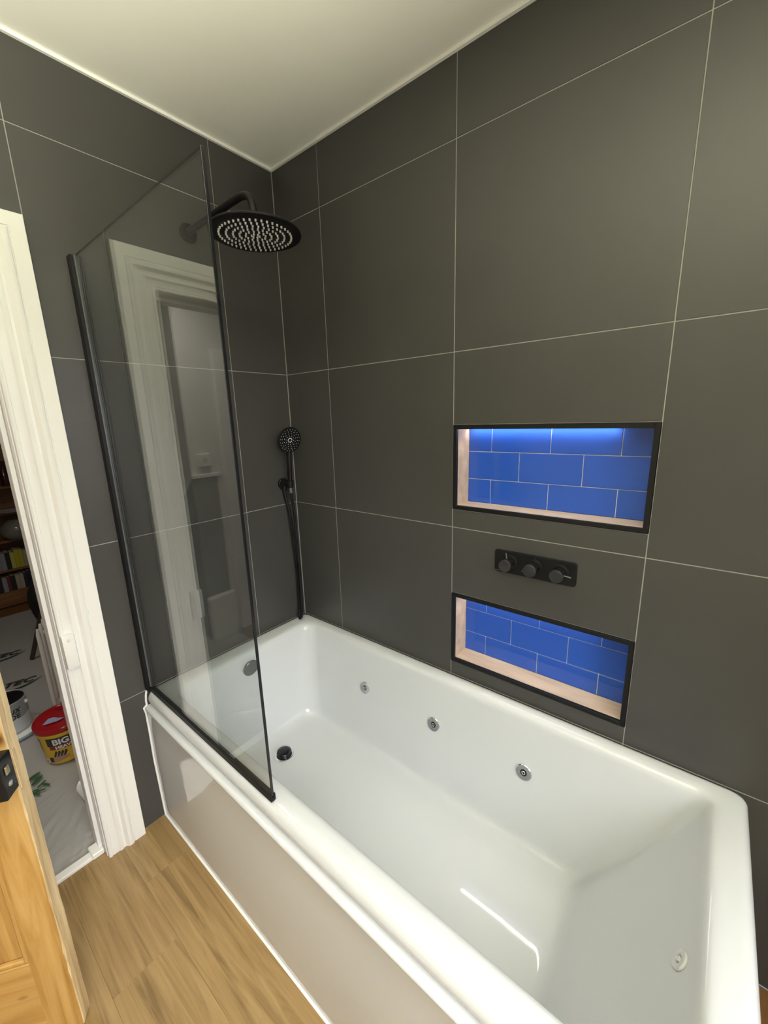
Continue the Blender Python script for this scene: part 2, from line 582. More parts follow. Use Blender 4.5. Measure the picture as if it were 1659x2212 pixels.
# rim lock on room face
lk = bmesh.new()
box(lk, WD - 0.115, WD + 0.001, -TH - 0.040, -TH + 0.002, 0.776, 0.876, bev=0.003, seg=2)
lock = obj('rim_lock', lk, M['blackgl'], door)
tag(lock, 'black rim lock case')
obj('latch_bolt', bx(WD + 0.0005, WD + 0.005, -TH - 0.030, -TH - 0.017, 0.832, 0.853, bev=0.002), mat('worn_brass', (0.45, 0.40, 0.26), 0.35, 0.8), lock)
lb = lathe([(0, 0.0), (0.007, 0.0), (0.006, 0.0015), (0, 0.0028)], 12, 'X', (WD + 0.001, -TH - 0.021, 0.807))
obj('screw', lb, M['chrome'], lock)
kn = lathe([(0.0, 0), (0.018, 0), (0.018, 0.004), (0.008, 0.008), (0.008, 0.03), (0.022, 0.036), (0.027, 0.048), (0.022, 0.060), (0, 0.064)], 24, 'Y-', (WD - 0.075, -TH - 0.040, 0.840))
obj('door_knob', kn, M['blackgl'], lock, smooth=True)
ep = bmesh.new()   # chiselled recess strip down the edge beside the lock
box(ep, WD - 0.0005, WD + 0.0012, -TH + 0.006, -TH + 0.016, 0.765, 0.868, bev=0.0005)
obj('edge_packer', ep, M['pinedge'], door)

# ------------------------------------------------------------------ bathtub
BX1 = 1.77
rings = [  # z, x0, x1, y0, y1, r
    (0.517, 0.014, BX1 - 0.012, -0.776, -0.012, 0.02),
    (0.518, 0.005, BX1 - 0.006, -0.783, -0.005, 0.02),
    (0.534, 0.004, BX1 - 0.004, -0.7855, -0.004, 0.02),
    (0.540, 0.003, BX1, -0.794, -0.003, 0.024),
    (0.545, 0.003, BX1 + 0.001, -0.7955, -0.003, 0.024),
    (0.556, 0.003, BX1, -0.7945, -0.003, 0.024),
    (0.568, 0.004, BX1 - 0.003, -0.789, -0.004, 0.023),
    (0.577, 0.007, BX1 - 0.009, -0.781, -0.007, 0.022),
    (0.5822, 0.014, BX1 - 0.017, -0.770, -0.012, 0.030),
    (0.583, 0.024, BX1 - 0.028, -0.760, -0.020, 0.030),
    (0.583, 0.060, 1.715, -0.745, -0.036, 0.045),
    (0.5818, 0.078, 1.702, -0.735, -0.046, 0.055),
    (0.577, 0.088, 1.692, -0.727, -0.055, 0.060),
    (0.569, 0.094, 1.686, -0.722, -0.061, 0.062),
    (0.555, 0.098, 1.680, -0.718, -0.065, 0.064),
    (0.53, 0.101, 1.668, -0.715, -0.069, 0.066),
    (0.45, 0.112, 1.622, -0.705, -0.084, 0.070),
    (0.36, 0.126, 1.562, -0.693, -0.102, 0.074),
    (0.27, 0.142, 1.495, -0.681, -0.119, 0.078),
    (0.22, 0.152, 1.458, -0.675, -0.127, 0.080),
    (0.19, 0.160, 1.437, -0.670, -0.132, 0.080),
    (0.172, 0.170, 1.424, -0.665, -0.136, 0.078),
    (0.162, 0.181, 1.414, -0.659, -0.141, 0.072),
    (0.1545, 0.194, 1.404, -0.650, -0.149, 0.066),
    (0.1510, 0.209, 1.392, -0.639, -0.160, 0.058),
    (0.1498, 0.230, 1.375, -0.622, -0.176, 0.045),
    (0.1495, 0.30, 1.28, -0.53, -0.27, 0.03),
]


def rrect(x0, x1, y0, y1, r, n=10, m=10, rright=None):
    pts = []
    rr_ = r if rright is None else rright
    cs = [(x1 - rr_, y1 - rr_, 0, rr_), (x0 + r, y1 - r, 90, r), (x0 + r, y0 + r, 180, r), (x1 - rr_, y0 + rr_, 270, rr_)]
    for k, (cx, cy, a0, r) in enumerate(cs):
        for i in range(n + 1):
            a = math.radians(a0 + 90 * i / n)
            pts.append(Vector((cx + r * math.cos(a), cy + r * math.sin(a))))
        nx = cs[(k + 1) % 4]
        a = math.radians(nx[2])
        e = Vector((nx[0] + nx[3] * math.cos(a), nx[1] + nx[3] * math.sin(a)))
        s = pts[-1].copy()
        for i in range(1, m):
            pts.append(s.lerp(e, i / m))
    return pts


tub = thing('bathtub', 'white acrylic whirlpool bathtub fitted along the dark tiled walls', 'bathtub', (0.0, 0.0, 0.0))
bm = bmesh.new()
prev = None
for (z, x0, x1, y0, y1, r) in rings:
    cur = [bm.verts.new((p.x, p.y, z)) for p in rrect(x0, x1, y0, y1, r, rright=min(r, 0.036))]
    if prev:
        n = len(cur)
        for i in range(n):
            bm.faces.new((prev[i], prev[(i + 1) % n], cur[(i + 1) % n], cur[i]))
    prev = cur
bm.faces.new(prev)
shell = obj('tub_shell', bm, M['acrylic'], tub, smooth=80)
# front panel with a rounded top lip and shallow bulge
pp = [(-0.780, 0.5185), (-0.797, 0.5185), (-0.8035, 0.517), (-0.8075, 0.513), (-0.8085, 0.508), (-0.8070, 0.503), (-0.8030, 0.499), (-0.8015, 0.490),
      (-0.8025, 0.40), (-0.8035, 0.28), (-0.8010, 0.13), (-0.799, 0.004), (-0.780, 0.004)]
bm = bmesh.new()
A = [bm.verts.new((0.004, y, z)) for y, z in pp]
B = [bm.verts.new((BX1, y, z)) for y, z in pp]
n = len(pp)
for i in range(n):
    bm.faces.new((A[i], A[(i + 1) % n], B[(i + 1) % n], B[i]))
bm.faces.new(A); bm.faces.new(B)
obj('front_panel', bm, M['acrylic'], tub, smooth=50)
bm = bmesh.new()
box(bm, BX1 - 0.012, BX1 + 0.004, -0.778, -0.006, 0.004, 0.516, bev=0.004, seg=2)
obj('end_panel', bm, M['acrylic'], tub, smooth=40)
bm = bmesh.new()
tube([(0.003, y - 0.0015, z) for y, z in ((-0.789, 0.580), (-0.794, 0.560), (-0.797, 0.535), (-0.796, 0.522), (-0.808, 0.512), (-0.804, 0.49), (-0.8035, 0.40), (-0.805, 0.28), (-0.802, 0.13), (-0.800, 0.006))], 0.0038, 8, bm)
tube([(0.003, -0.802, 0.003), (0.6, -0.8015, 0.003), (BX1, -0.8015, 0.003)], 0.0040, 8, bm)
s = obj('sealant', bm, M['sealant'], tub, smooth=True)
# waste
bm = lathe([(0, 0.0), (0.034, 0.0), (0.0355, 0.003), (0.033, 0.0045), (0.027, 0.003), (0.024, 0.002), (0, 0.002)], 40, center=(0.282, -0.398, 0.1505))
for v in bm.verts: v.co.x = 0.282 + (v.co.x - 0.282) * 1.16; v.co.y = -0.398 + (v.co.y + 0.398) * 1.16
ws = obj('waste_ring', bm, M['chrome'], tub, smooth=True)
bm = lathe([(0, 0.002), (0.026, 0.002), (0.026, 0.006), (0.0305, 0.008), (0.032, 0.012), (0.0305, 0.016), (0.023, 0.0195), (0.011, 0.021), (0, 0.0212)], 40, center=(0.282, -0.398, 0.1505))
tag(obj('waste_plug', bm, M['blackgl'], tub, smooth=60), 'black click waste plug')
# overflow on the left end wall
bm = lathe([(0, 0.0), (0.026, 0.0), (0.026, 0.010), (0.035, 0.011), (0.036, 0.015), (0.033, 0.0185), (0, 0.0195)], 40, 'X', (0, 0, 0))
o = obj('overflow_cover', bm, M['overflow'], tub, smooth=40)
o.location = (0.1005, -0.4105, 0.517)
o.rotation_euler = (0, math.radians(7), 0)


def back_y(z):  # inner surface of the wall side
    for a, b in zip(rings[15:], rings[16:]):
        if b[0] <= z <= a[0]:
            t = (a[0] - z) / (a[0] - b[0])
            return a[4] + t * (b[4] - a[4])
    return -0.1


def jet(name, loc, rot, m=M['chrome'], r=0.027):
    bm = bmesh.new()
    lathe([(r * 0.9, -0.001), (r, 0.001), (r, 0.0035), (r * 0.93, 0.005), (r * 0.42, 0.0045), (r * 0.38, 0.001), (r * 0.36, -0.0005)], 36, bm=bm)
    o = obj(name, bm, m, tub, smooth=35)
    o.location = loc
    o.rotation_euler = rot
    bm = lathe([(r * 0.37, 0.0), (r * 0.30, 0.0), (0, 0.0)], 24)
    q = obj('jet_throat', bm, M['dark'] if m is M['chrome'] else m, o)
    bm = lathe([(r * 0.24, 0.0005), (r * 0.24, 0.006), (r * 0.19, 0.007), (r * 0.13, 0.006), (r * 0.12, 0.001)], 24)
    obj('jet_nozzle', bm, m, o, smooth=35)
    return o


for (px, pz) in ((0.500, 0.401), (0.860, 0.396), (1.218, 0.392)):
    y = back_y(pz)
    jet('jet', (px, y - 0.0015, pz), (math.radians(90 - 11.3), 0, 0))
for px in (0.500, 0.860, 1.218):   # three more on the near side, mirrored in the blue tiles
    jet('jet', (px, -0.6985, 0.394), (-math.radians(90 - 11.3), 0, 0))
# white jet in the sloping end
sl = math.atan2(0.046, 0.08)
jet('jet', (1.6610 - 0.0008, -0.465, 0.5175), (0, -math.radians(90) + sl, 0), M['acrylic'], 0.020)['label'] = 'white plastic jet in the sloping end'

# ------------------------------------------------------------------ bath screen
GY = -0.778
scr = thing('bath_screen', 'fixed clear glass bath screen with black wall channel on the tub rim', 'screen', (0, GY, 0.584))
gz0, gz1 = 0.012, 1.489
bm = bmesh.new()
box(bm, 0.030, 0.783, -0.003, 0.003, gz0, gz1)
for f in bm.faces:
    c = f.calc_center_median()
    if abs(c.y) < 0.001: f.material_index = 1
bm.normal_update()
obj('glass_pane', bm, None, scr, mats=[M['glass'], M['glassedge']])
bm = bmesh.new()
box(bm, 0.0015, 0.030, -0.016, -0.0035, 0.002, 1.490, bev=0.001)
box(bm, 0.0015, 0.012, -0.0035, 0.0035, 0.002, 1.490)
box(bm, 0.0015, 0.030, 0.0035, 0.016, 0.002, 1.490, bev=0.001)
obj('wall_channel', bm, M['black'], scr)
bm = bmesh.new()
box(bm, 0.0302, 0.036, -0.007, -0.0034, 0.012, 1.488)
box(bm, 0.0302, 0.036, 0.0034, 0.007, 0.012, 1.488)
obj('gasket', bm, M['gasket'], scr)
bm = bmesh.new()
box(bm, 0.0302, 0.788, -0.0075, -0.0033, 0.0005, 0.021, bev=0.001)
box(bm, 0.0302, 0.788, 0.0033, 0.0075, 0.0005, 0.021, bev=0.001)
box(bm, 0.0302, 0.788, -0.0033, 0.0033, 0.0005, 0.0115)
obj('bottom_seal', bm, M['black'], scr)
bm = bmesh.new()
box(bm, 0.7832, 0.7865, -0.0036, 0.0036, 0.0215, 1.489, bev=0.0006)
obj('edge_seal', bm, M['blackgl'], scr)

# ------------------------------------------------------------------ niches
UP = [1.26, 1.347, 1.446, 1.527]
LO = [0.650, 0.731, 0.830, 0.911]
for key, nm in (('u', 'upper'), ('l', 'lower')):
    z0, z1 = NI[key]
    x0, x1 = XB + 0.0016, XC - 0.0016
    nich = thing('wall_niche', ('recessed blue tiled niche above the shower controls, lit along its top' if key == 'u' else 'recessed blue tiled niche below the shower controls, just above the tub rim'), 'niche', ((x0 + x1) / 2, 0, z0), 0, 'lit niches in the long wall')
    ox, oz = (x0 + x1) / 2, z0

    def P(name, bm, m, **k):
        for v in bm.verts: v.co -= Vector((ox, 0, oz))
        return obj(name, bm, m, nich, **k)
    fw = 0.0135
    bm = bmesh.new()
    za, zb = z0 + 0.0016, z1 - 0.0016
    for a in ((x0, x0 + fw, za, zb), (x1 - fw, x1, za, zb), (x0 + fw, x1 - fw, za, za + fw), (x0 + fw, x1 - fw, zb - fw, zb)):
        box(bm, a[0], a[1], -0.0035, 0.008, a[2], a[3], bev=0.0007)
    P('frame', bm, M['black'])
    xi0, xi1, zi0, zi1 = x0 + fw, x1 - fw, za + fw, zb - fw
    P('side_panel', bx(x0 + 0.001, xi0, 0.0082, 0.0995, za, zb), M['stone'])
    P('side_panel', bx(xi1, x1 - 0.001, 0.0082, 0.0995, za, zb), M['stone'])
    P('shelf', bx(xi0 + 0.0005, xi1 - 0.0005, 0.0082, 0.0885, za, zi0), M['stone'])
    P('top_panel', bx(xi0 + 0.0005, xi1 - 0.0005, 0.0082, 0.0885, zi1, zb), M['stone'])
    P('back_panel', bx(xi0 + 0.0005, xi1 - 0.0005, 0.0915, 0.0995, zi0, zi1), M['bgrout'])
    zr = UP if key == 'u' else LO
    zr = [zi0 + 0.0005] + zr[1:3] + [zi1 - 0.0005]
    g = 0.0012
    for ri in range(3):
        js = [1.081, 1.281] if ri == 1 else [0.981, 1.181, 1.381]
        if key == 'l': js = [j - 0.001 for j in js]
        xs = [xi0 + 0.0005] + js + [xi1 - 0.0005]
        for a, b in zip(xs[:-1], xs[1:]):
            ga, gb = (g if a in js else 0), (g if b in js else 0)
            P('tile', bx(a + ga, b - gb, 0.0885, 0.0925, zr[ri] + (g if ri else 0), zr[ri + 1] - (g if ri < 2 else 0), bev=0.0009), M['blue'])
    P('led_strip', bx(xi0 + 0.01, xi1 - 0.09, 0.070, 0.079, zi1 - 0.0012, zi1 - 0.0002), M['led'])

# ------------------------------------------------------------------ concealed mixer
mx = thing('shower_valve', 'matt black three knob shower valve plate between the two niches', 'shower valve', (1.1795, 0, 1.0905))
bm = bmesh.new()
w, h, r = 0.1305, 0.0385, 0.010
pts = rrect(-w, w, -h, h, r, 6, 1)
f0 = [bm.verts.new((p.x, -0.0002, p.y)) for p in pts]
f1 = [bm.verts.new((p.x, -0.0062, p.y)) for p in pts]
f2 = [bm.verts.new((p.x * 0.992, -0.0070, p.y * 0.975)) for p in pts]
n = len(pts)
for a, b in ((f0, f1), (f1, f2)):
    for i in range(n): bm.faces.new((a[i], a[(i + 1) % n], b[(i + 1) % n], b[i]))
bm.faces.new(f0); bm.faces.new(f2)
obj('plate', bm, M['black'], mx, smooth=30)
for k, (kx, aa) in enumerate(((1.105, 100), (1.185, 205), (1.265, -5))):
    cx, cz = kx - 1.1795, 1.0945 - 1.0905
    bm = lathe([(0.0, 0.0072), (0.0235, 0.0072), (0.0235, 0.0105), (0.0215, 0.0115), (0.0185, 0.0115), (0.0175, 0.012), (0.0175, 0.050), (0, 0.050)], 36, 'Y-', (cx, 0, cz))
    kb = obj('knob', bm, M['black'], mx, smooth=35)
    bm = lathe([(0.0, 0.0502), (0.0192, 0.0502), (0.0200, 0.051), (0.0200, 0.0605), (0.0190, 0.0615), (0.0, 0.0615)], 36, 'Y-', (cx, 0, cz))
    obj('knob_cap', bm, M['knobface'], kb, smooth=35)
    a = math.radians(aa)
    q0 = Vector((cx + 0.017 * math.cos(a), -0.035, cz + 0.017 * math.sin(a)))
    q1 = Vector((cx + 0.036 * math.cos(a), -0.035, cz + 0.036 * math.sin(a)))
    obj('lever_pin', tube([q0, q1], 0.0022, 10), M['overflow'], kb, smooth=40)
obj('badge', bx(-0.124, -0.112, -0.0074, -0.0070, -0.034, -0.0325), M['chrome'], mx)
obj('indicator', bx(0.0025, 0.007, -0.0074, -0.0070, 0.0305, 0.0315), M['chrome'], mx)

# ------------------------------------------------------------------ overhead shower
rh = thing('rain_shower', 'large round matt black rain shower head on a wall arm', 'shower head', (0.405, -0.400, 2.134))
R = 0.140
bm = lathe([(0, 0.0), (R - 0.006, 0.0), (R - 0.001, 0.002), (R, 0.005), (R - 0.002, 0.008), (R - 0.02, 0.0095), (0.03, 0.012), (0.022, 0.018), (0.016, 0.026), (0, 0.028)], 72)
obj('head_disc', bm, M['black'], rh, smooth=40)
# arm (local coordinates)
arm = [(-0.403, 0, 0.116)] + bez((-0.09, 0, 0.124), (-0.02, 0, 0.126), (0, 0, 0.110), (0, 0, 0.055), 14) + [(0, 0, 0.026)]
obj('arm', tube(arm, 0.0115, 16), M['black'], rh, smooth=50)
bm = lathe([(0, 0.0005), (0.032, 0.0005), (0.032, 0.006), (0.029, 0.009), (0, 0.0095)], 32, 'X', (-0.405, 0, 0.114))
obj('wall_flange', bm, M['black'], rh, smooth=40)
bm = lathe([(0.0165, 0.024), (0.0165, 0.045), (0, 0.045)], 20)
obj('ball_joint', bm, M['black'], rh, smooth=40)
# nozzles: concentric rings of small silicone cones
noz = bmesh.new()
lathe([(0.0033, 0.0), (0.0026, -0.0055), (0, -0.006)], 7, bm=noz)
nm_ = bpy.data.meshes.new('nozzle'); bmesh.ops.recalc_face_normals(noz, faces=noz.faces); noz.to_mesh(nm_); noz.free(); nm_.materials.append(M['nozzle'])
n_ = 0
pitchn = 0.0152
for ring, cnt in ((0.012, 6), (0.030, 12), (0.048, 20), (0.067, 26), (0.087, 34), (0.108, 42)):
    for k in range(cnt):
        a = 2 * PI * (k + 0.5 * (cnt % 4 == 0)) / cnt
        o = bpy.data.objects.new('nozzle', nm_)
        C.objects.link(o); o.parent = rh
        o.location = (ring * math.cos(a), ring * math.sin(a), -0.0002)

# ------------------------------------------------------------------ hand shower, holder, hose
hs = thing('hand_shower', 'small matt black hand shower hung upright in the corner bracket', 'hand shower', (0.055, -0.072, 1.285))
br = thing('wall_bracket', 'round matt black wall outlet bracket holding the hand shower', 'bracket', (0.0, -0.076, 1.281))
bm = lathe([(0, 0.0003), (0.027, 0.0003), (0.027, 0.010), (0.0245, 0.0125), (0.014, 0.0125), (0.014, 0.030), (0, 0.030)], 32, 'X')
obj('rosette', bm, M['black'], br, smooth=40)
bm = bmesh.new()
lathe([(0.0125, -0.018), (0.0150, -0.018), (0.0175, 0.014), (0.0150, 0.014), (0.0125, -0.018)], 24, bm=bm, center=(0.052, 0.004, 0.002))
obj('cradle', bm, M['black'], br, smooth=40)
obj('cradle_arm', bx(0.028, 0.039, -0.006, 0.010, -0.011, 0.009, bev=0.002), M['black'], br)
obj('hose_outlet', tube([(0.018, -0.004, -0.010), (0.018, -0.006, -0.034)], 0.0095, 16), M['black'], br, smooth=40)
# handle leans slightly out, head tilts down toward the camera
hp = [(-0.003, 0, -0.012), (0.000, 0, 0.03), (0.007, -0.001, 0.10), (0.010, -0.002, 0.135), (0.010, -0.003, 0.158)]
obj('handle', tube(hp, 0.011, 16, radii=[0.0095, 0.011, 0.012, 0.012, 0.011]), M['blackgl'], hs, smooth=60)
hd = bmesh.new()
lathe([(0, -0.024), (0.018, -0.022), (0.040, -0.012), (0.052, -0.003), (0.0545, 0.002), (0.053, 0.006), (0.050, 0.0068), (0, 0.0068)], 44, bm=hd)
hdo = obj('spray_head', hd, M['black'], hs, smooth=40)
nrm = Vector((0.95, -0.10, -0.24)).normalized()
hq = nrm.to_track_quat('Z', 'Y')
hdo.location = (0.026, -0.008, 0.203)
hdo.scale = (1.1, 1.1, 1.0)
hdo.rotation_mode = 'QUATERNION'
hdo.rotation_quaternion = hq
spm = bmesh.new()
lathe([(0.0014, 0.0), (0.0011, 0.0014), (0, 0.0016)], 6, bm=spm)
sm_ = bpy.data.meshes.new('spray_nozzle'); bmesh.ops.recalc_face_normals(spm, faces=spm.faces); spm.to_mesh(sm_); spm.free(); sm_.materials.append(M['nozzle'])
for ring, cnt, sc1 in ((0.0085, 8, 1.7), (0.018, 10, 1), (0.027, 12, 1), (0.036, 16, 1), (0.0445, 22, 1)):
    for k in range(cnt):
        a = 2 * PI * k / cnt + ring * 30
        o = bpy.data.objects.new('spray_nozzle', sm_)
        C.objects.link(o); o.parent = hdo
        o.location = (ring * math.cos(a), ring * math.sin(a), 0.0067)
        o.scale = (sc1, sc1, sc1)
# hose: from outlet down, round a tight loop at the rim, back up to the handle
HP = [(0.018, -0.082, 1.250), (0.022, -0.080, 1.210), (0.030, -0.073, 1.150), (0.032, -0.065, 1.050), (0.031, -0.058, 0.926), (0.030, -0.053, 0.809), (0.031, -0.056, 0.690),
      (0.036, -0.063, 0.625), (0.045, -0.074, 0.600), (0.056, -0.080, 0.597), (0.064, -0.074, 0.612), (0.064, -0.069, 0.660), (0.058, -0.062, 0.750), (0.055, -0.058, 0.903), (0.055, -0.061, 1.016), (0.055, -0.064, 1.152), (0.054, -0.071, 1.225), (0.053, -0.072, 1.262)]


def catmull(P, n=6):
    P = [Vector(p) for p in P]
    out = []
    for i in range(len(P) - 1):
        p0, p1, p2, p3 = P[max(i - 1, 0)], P[i], P[i + 1], P[min(i + 2, len(P) - 1)]
        for k in range(n):
            t = k / n
            out.append(0.5 * ((2 * p1) + (p2 - p0) * t + (2 * p0 - 5 * p1 + 4 * p2 - p3) * t * t + (3 * p1 - p0 - 3 * p2 + p3) * t ** 3))
    return out + [P[-1]]


hose = thing('shower_hose', 'thin black shower hose hanging in a long loop below the hand shower', 'hose', (0.018, -0.082, 1.245))
bm = tube(catmull(HP), 0.0068, 12)
for v in bm.verts: v.co -= Vector((0.018, -0.082, 1.245))
obj('hose', bm, M['black'], hose, smooth=60)
bm = tube([(0.053, -0.072, 1.240), (0.053, -0.072, 1.272)], 0.0085, 14)
for v in bm.verts: v.co -= Vector((0.018, -0.082, 1.245))
obj('hose_nut', bm, M['overflow'], hose, smooth=40)

# ------------------------------------------------------------------ hall beyond the door
HZ = 2.5
M['sheet'] = mat('floor_protection_sheet', (0.42, 0.415, 0.40), 0.22)
M['card'] = mat('white_board', (0.62, 0.60, 0.57), 0.5)
hf = setting('floor_hall', bx(-3.9, -0.06, -3.0, 0.4, -0.08, -0.012), M['shelfwood'])
setting('ceiling_hall', bx(-3.9, -0.12, -3.0, 0.4, HZ, HZ + 0.05), M['plaster'])
setting('wall_back', bx(-3.9, -3.6, -3.0, 0.4, 0, HZ), M['wallpaint'])
setting('wall_hall_right', bx(-3.6, -0.12, 0.30, 0.4, 0, HZ), M['wallpaint'])
setting('wall_hall_left', bx(-3.6, -0.12, -3.0, -2.9, 0, HZ), M['wallpaint'])
# pier with a light switch, seen mirrored in the glass screen
pier = setting('wall_pier', bx(-1.6, -1.15, -2.9, -1.60, 0, HZ), M['wallpaint'])
dm = bmesh.new()
box(dm, -1.1495, -1.146, -1.78, -1.5985, 0.34, 1.205)
# side face, dado following the falling stair line
vv = [(-1.146, 0.0), (-1.146, 1.205), (-1.6, 0.78), (-1.6, 0.0)]
a = [dm.verts.new((x, -1.5995, z)) for x, z in vv]
b = [dm.verts.new((x, -1.5965, z)) for x, z in vv]
for i in range(4): dm.faces.new((a[i], a[(i + 1) % 4], b[(i + 1) % 4], b[i]))
dm.faces.new(a); dm.faces.new(b)
obj('dado_panel', dm, M['hallgrey'], pier)
setting('trim_4', bx(-1.1495, -1.125, -1.80, -1.594, 1.206, 1.232, bev=0.004, seg=2), M['gloss'])
setting('baseboard_hall', bx(-1.1495, -1.10, -1.80, -1.590, -0.01, 0.338, bev=0.012, seg=3), M['gloss'])
sw = thing('switch_plate', 'white fused switch plate on the hall wall above the rail, mirrored in the glass screen', 'switch', (-1.1495, -1.69, 1.325))
obj('back_box', bx(0, 0.022, -0.043, 0.043, -0.043, 0.043, bev=0.002), M['gloss'], sw)
obj('face_plate', bx(0.0222, 0.030, -0.043, 0.043, -0.043, 0.043, bev=0.003, seg=2), M['gloss'], sw)
obj('rocker', bx(0.0302, 0.035, -0.012, 0.012, -0.016, 0.018, bev=0.002), M['card'], sw)
hd2 = setting('door_2')
obj('casing', bx(-1.1495, -1.12, -1.94, -1.83, 0.0, 2.06, bev=0.006, seg=2), M['gloss'], hd2)
obj('door_leaf', bx(-1.1495, -1.13, -2.70, -1.945, 0.0, 2.0, bev=0.003), M['gloss'], hd2)

# protective floor sheet, wrinkled near the threshold
import mathutils.noise as mn
bm = bmesh.new()
nx, ny = 220, 110
X0, X1, YA, YB = -3.0, -0.066, -1.78, -0.50
grid = []
for i in range(nx + 1):
    t = i / nx
    x = X1 + (X0 - X1) * (t ** 1.9)
    row = []
    for j in range(ny + 1):
        y = YA + (YB - YA) * j / ny
        near = max(0.0, 1.0 - max(0, (-x - 0.07)) / 0.75)
        # creases fan out from the right hand jamb foot
        ax, ay = -0.55, -0.90
        an = math.atan2(y - ay, x - ax)
        rr = math.hypot(x - ax, y - ay)
        wv = mn.noise(Vector((an * 8, rr * 2.2, 0.3))) * 0.012 + mn.noise(Vector((an * 22, rr * 4, 4.0))) * 0.009
        z = -0.006 + near * abs(wv) * 1.6 + (1 - near) * 0.0018 * (1 + mn.noise(Vector((x * 3, y * 3, 1))))
        if y < -1.2 or True:
            z += near * 0.002 * mn.noise(Vector((x * 40, y * 25, 2)))
        row.append(bm.verts.new((x, y, max(z, -0.0105))))
    grid.append(row)
for i in range(nx):
    for j in range(ny):
        bm.faces.new((grid[i][j], grid[i][j + 1], grid[i + 1][j + 1], grid[i + 1][j]))
sheet = obj('floor_sheet', bm, M['sheet'], None, smooth=60)
tag(sheet, 'grey protective plastic sheet wrinkled across the hall floor beyond the doorway', 'floor covering')
INK = mat('black_print', (0.035, 0.035, 0.035), 0.6)
GREEN = mat('green_print', (0.03, 0.11, 0.03), 0.6)


def floor_text(s, size, loc, rz, m, bold=0.002, shear=0.3, sy=1.0):
    bm = text_mesh(s, size, bold, shear=shear)
    o = obj('print', bm, m, sheet)
    o.location = loc
    o.rotation_euler = (0, 0, rz)
    o.scale = (1, sy, 1)
    return o


floor_text('TEC', 0.085, (-2.17, -1.055, 0.0030), math.radians(75), INK, sy=0.9)
floor_text('TEC', 0.085, (-1.67, -1.065, 0.0030), math.radians(75), INK, sy=0.9)
for (x, y) in ((-2.12, -1.05), (-1.62, -1.06)):
    bm = bmesh.new()
    L = bez((x, y, 0.0032), (x + 0.03, y + 0.04, 0.0032), (x + 0.03, y + 0.12, 0.0032), (x - 0.02, y + 0.19, 0.0032), 12)
    for i in range(12):
        w = 0.006 * math.sin(PI * (i + 0.5) / 12) + 0.0015
        bm.faces.new([bm.verts.new(v) for v in (L[i] + Vector((-w, 0, 0)), L[i] + Vector((w, 0, 0)), L[i + 1] + Vector((w, 0, 0)), L[i + 1] + Vector((-w, 0, 0)))])
    obj('print', bm, INK, sheet)


def leaf_print(x0, y0, x1, y1, w):
    bm = bmesh.new()
    a, b = Vector((x0, y0, 0.0072)), Vector((x1, y1, 0.0072))
    t = (b - a); nn = Vector((-t.y, t.x, 0)).normalized()
    up, dn_ = [], []
    for i in range(9):
        q = a + t * i / 8
        k = w * math.sin(PI * i / 8) ** 0.8
        up.append(bm.verts.new(q + nn * k)); dn_.append(bm.verts.new(q - nn * k))
    for i in range(8):
        try: bm.faces.new((dn_[i], dn_[i + 1], up[i + 1], up[i]))
        except Exception: pass
    bmesh.ops.remove_doubles(bm, verts=bm.verts, dist=1e-5)
    obj('print', bm, GREEN, sheet)


leaf_print(-0.66, -1.125, -0.685, -1.070, 0.011)
leaf_print(-0.615, -1.118, -0.655, -1.068, 0.011)
floor_text('RT', 0.062, (-0.530, -1.112, 0.0078), math.radians(122), GREEN, bold=0.0022, shear=0.0)

# paint tin
LAB = (-1.13, -1.098)
tin = thing('paint_tin', 'silver paint tin with black lid standing left of the yellow tub', 'paint tin', (LAB[0], LAB[1], 0.026))
SILV = mat('tin_silver', (0.42, 0.44, 0.46), 0.35, 0.35)
bm = lathe([(0, 0), (0.083, 0), (0.085, 0.004), (0.085, 0.165), (0.0875, 0.170), (0.0875, 0.175), (0.084, 0.177), (0.080, 0.172), (0.066, 0.172)], 40)
tb = obj('tin_body', bm, SILV, tin, smooth=40)
bm = lathe([(0.080, 0.1722), (0.074, 0.1765), (0.068, 0.1765), (0.065, 0.1735), (0, 0.1735)], 40)
obj('lid', bm, M['blackgl'], tin, smooth=40)
bm = bmesh.new()   # white paint smear round lower half
lathe([(0.0856, 0.012), (0.0856, 0.085)], 40, bm=bm)
for v in bm.verts:
    if v.co.z > 0.05:
        v.co.z += 0.012 * mn.noise(Vector((v.co.x * 30, v.co.y * 30, 0)))
obj('paint_smear', bm, mat('white_paint', (0.62, 0.66, 0.70), 0.3), tin, smooth=True)
obj('handle_ear', lathe([(0, 0), (0.010, 0), (0.009, 0.005), (0, 0.006)], 14, 'X', (0.085 * 0.5, 0.085 * 0.86, 0.145)), M['nozzle'], tin, smooth=40)
pt = thing('tray_lid', 'white plastic tray lid underneath the paint tin', 'tray', (LAB[0] + 0.01, LAB[1] + 0.01, 0.006))
bm = lathe([(0, 0), (0.105, 0), (0.112, 0.005), (0.110, 0.018), (0.100, 0.0195), (0, 0.0195)], 40)
obj('tray', bm, M['nozzle'], pt, smooth=40)
bm = lathe([(0.1122, 0.007), (0.1132, 0.011), (0.1115, 0.015)], 40)
obj('blue_rim', bm, mat('pale_blue_plastic', (0.25, 0.45, 0.62), 0.4), pt, smooth=40)


